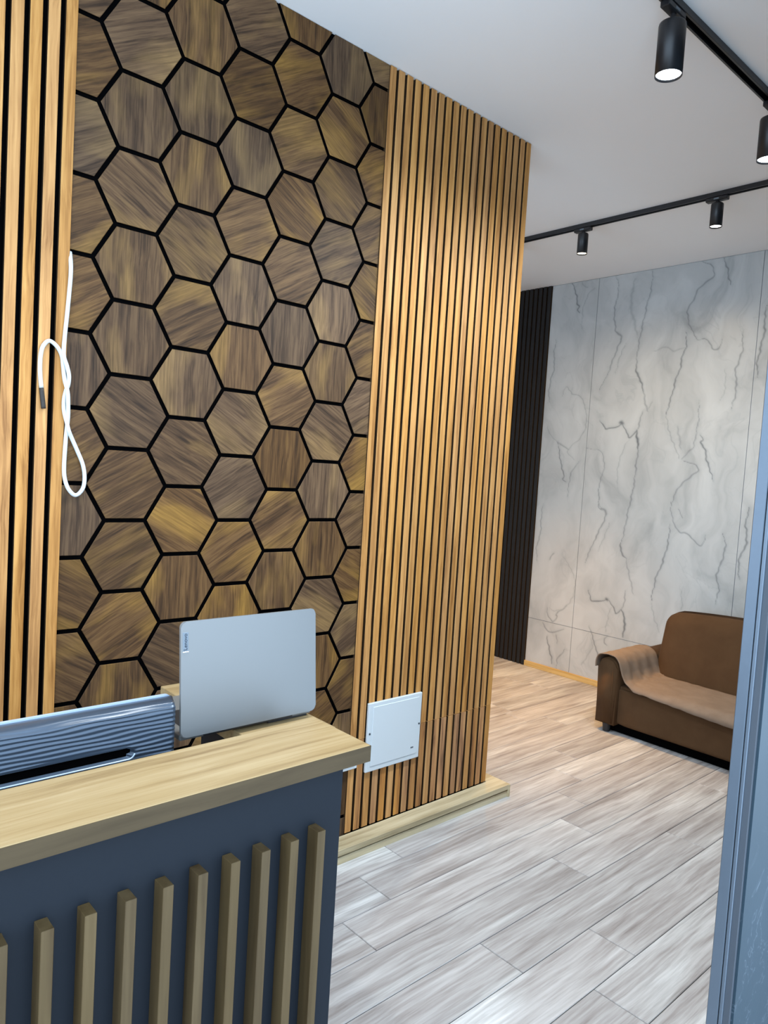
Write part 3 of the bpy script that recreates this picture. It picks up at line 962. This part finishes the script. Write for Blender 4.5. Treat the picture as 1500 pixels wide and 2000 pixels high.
spot(TX, 0.388, 'y', lens='lens_warm', light=WARM, blend=1.0, label='small black spotlight with warm glow, nearest the oak slat corner', **SML)
spot(TX, -0.392, 'y', lens='lens_neutral', light=NEUTRAL, blend=1.0, label='small black spotlight with white glow on the track above the sofa', **SML)
spot(TX, 0.93, 'y', lens='lens_warm', light=AMBER, size=74.0, blend=1.0, label='small black spotlight hidden behind the oak slat corner', **SML)



# ------------------------------------------------------------------ sofa
sofa = empty('sofa', (3.45, -0.55, 0))
tag(sofa, 'brown velvet sofa with rounded arm against the marble wall', 'sofa')
SO = sofa.location
def arm(y0, y1):
    bm = bmesh.new()
    zt, r = 0.455, (y1 - y0) / 2
    poly = [(y0 + 0.006, 0.05), (y1 - 0.002, 0.05)]
    cy = (y0 + y1) / 2
    for k in range(13):
        a = math.pi * k / 12
        poly.append((cy + r * math.cos(a), zt - 0.062 + 0.062 * math.sin(a)))
    fs = prism(bm, [(p[0], p[1]) for p in poly], 3.062, 3.84, 'X')
    es = [e for e in bm.edges if all(abs(v.co.x - 3.062) < 1e-5 for v in e.verts)]
    bmesh.ops.bevel(bm, geom=es, offset=0.012, segments=3, affect='EDGES')
    for v in bm.verts:
        v.co -= SO
    return mesh_obj('arm', bm, M['sofa'], sofa, (0, 0, 0), True)
def soft_box(name, a, b, r, fn=None, seg=5, cuts=10):
    bm = bmesh.new()
    add_box(bm, a, b)
    bmesh.ops.subdivide_edges(bm, edges=bm.edges[:], cuts=cuts, use_grid_fill=True)
    A, B = Vector(a), Vector(b)
    for v in bm.verts:
        # spherical rounding of the corners
        c = Vector([min(max(v.co[i], A[i] + r), B[i] - r) for i in range(3)])
        d = v.co - c
        if d.length > 1e-9:
            n_ = sum(1 for i in range(3) if abs(d[i]) > 1e-9)
            if n_ > 1:
                mx = max(abs(d[0]), abs(d[1]), abs(d[2]))
                v.co = c + d.normalized() * mx
        if fn: fn(v)
    for v in bm.verts: v.co -= SO
    return mesh_obj(name, bm, M['sofa'], sofa, (0, 0, 0), True)
arm(0.072, 0.205)
arm(-1.44, -1.307)
soft_box('front_base', (3.078, -1.306, 0.06), (3.46, 0.071, 0.285), 0.022, cuts=24)
soft_box('seat_cushion', (3.09, -1.304, 0.20), (3.46, 0.070, 0.300), 0.02, cuts=24)
def lean(v):
    t_ = (v.co.z - 0.25) / 0.46
    u = (v.co.y + 0.62) / 0.68
    bul = max(0.0, 1 - u * u)
    if v.co.z > 0.5: v.co.z += 0.035 * bul * (v.co.z - 0.5) / 0.21
    v.co.x += 0.13 * t_ * (1 if v.co.x < 3.58 else 0.25)
    if v.co.x < 3.58: v.co.x -= 0.02 * bul * math.sin(max(0, min(1, t_)) * math.pi)
soft_box('backrest', (3.425, -1.303, 0.25), (3.72, 0.060, 0.705), 0.075, lean, cuts=22)
soft_box('back_frame', (3.70, -1.30, 0.045), (3.84, 0.068, 0.50), 0.02, cuts=12)
box('under_sofa_shade', (3.125, -1.40, 0.004), (3.80, 0.165, 0.062), M['black'], sofa)  # black block filling the underside in place of the shade there
for x in (3.095, 3.815):
    for y in (0.135, -1.372):
        bm = bmesh.new()
        lathe(bm, [(0.020, 0.0), (0.026, 0.046), (0.026, 0.052)], 20)
        mesh_obj('foot', bm, M['darkplastic'], sofa, Vector((x, y, 0.0)) - SO)
# seams on the near arm
bm = bmesh.new()
tube(bm, [Vector((3.0605, 0.098, 0.06)) - SO, Vector((3.0605, 0.100, 0.25)) - SO, Vector((3.0605, 0.104, 0.39)) - SO], 0.003, 6)
mesh_obj('piping', bm, M['sofa'], sofa, (0, 0, 0), True)

# throw over the arm and seat
thr = None
prof = [(0.212, 0.385), (0.211, 0.43), (0.190, 0.463), (0.140, 0.474), (0.095, 0.468), (0.066, 0.442), (0.050, 0.405), (0.036, 0.365), (0.012, 0.332), (-0.03, 0.316), (-0.10, 0.311),
        (-0.25, 0.309), (-0.45, 0.308), (-0.65, 0.308), (-0.85, 0.308), (-1.05, 0.309), (-1.25, 0.311), (-1.298, 0.313)]
pp = spline([(p[0], p[1], 0) for p in prof], 5)
bm = bmesh.new()
rows = []
NV = 30
for i, q in enumerate(pp):
    row = []
    for j in range(NV + 1):
        v_ = j / NV
        y, z = q.x, q.y
        onseat = max(0.0, min(1.0, (0.02 - y) / 0.06))
        front = 3.048 * (1 - onseat) + 3.062 * onseat
        back = 3.49 * (1 - onseat) + 3.425 * onseat
        x = front + (back - front) * v_
        # gentle rise to the backrest and a front edge hanging over the seat
        z += onseat * 0.016 * v_
        hang = max(0.0, 1 - v_ / 0.10)
        z -= onseat * hang ** 2 * (0.024 + 0.03 * max(0, min(1, (-0.1 - y) / 0.45)))
        x -= onseat * hang * 0.012
        wr_ = 0.0045 * math.sin(x * 41 + y * 17 + 2 * math.sin(y * 13)) * math.sin(y * 29 + x * 11) + 0.002 * math.sin(x * 90 - y * 60)
        corner = math.exp(-((y - 0.03) / 0.05) ** 2)
        z += abs(wr_) * (0.7 + corner)
        y -= corner * 0.005 * (1 + math.sin(x * 55))
        row.append(bm.verts.new((x - 3.3, y + 0.4, z - 0.31)))
    rows.append(row)
for a, b in zip(rows[:-1], rows[1:]):
    for j in range(NV):
        bm.faces.new((a[j], a[j + 1], b[j + 1], b[j]))
thr = mesh_obj('throw', bm, M['throw'], None, (3.3, -0.4, 0.31), True)
tag(thr, 'taupe throw draped over the seat and arm of the brown sofa', 'throw')
sm = thr.modifiers.new('thickness', 'SOLIDIFY')
sm.thickness = 0.005
sm.offset = 1.0
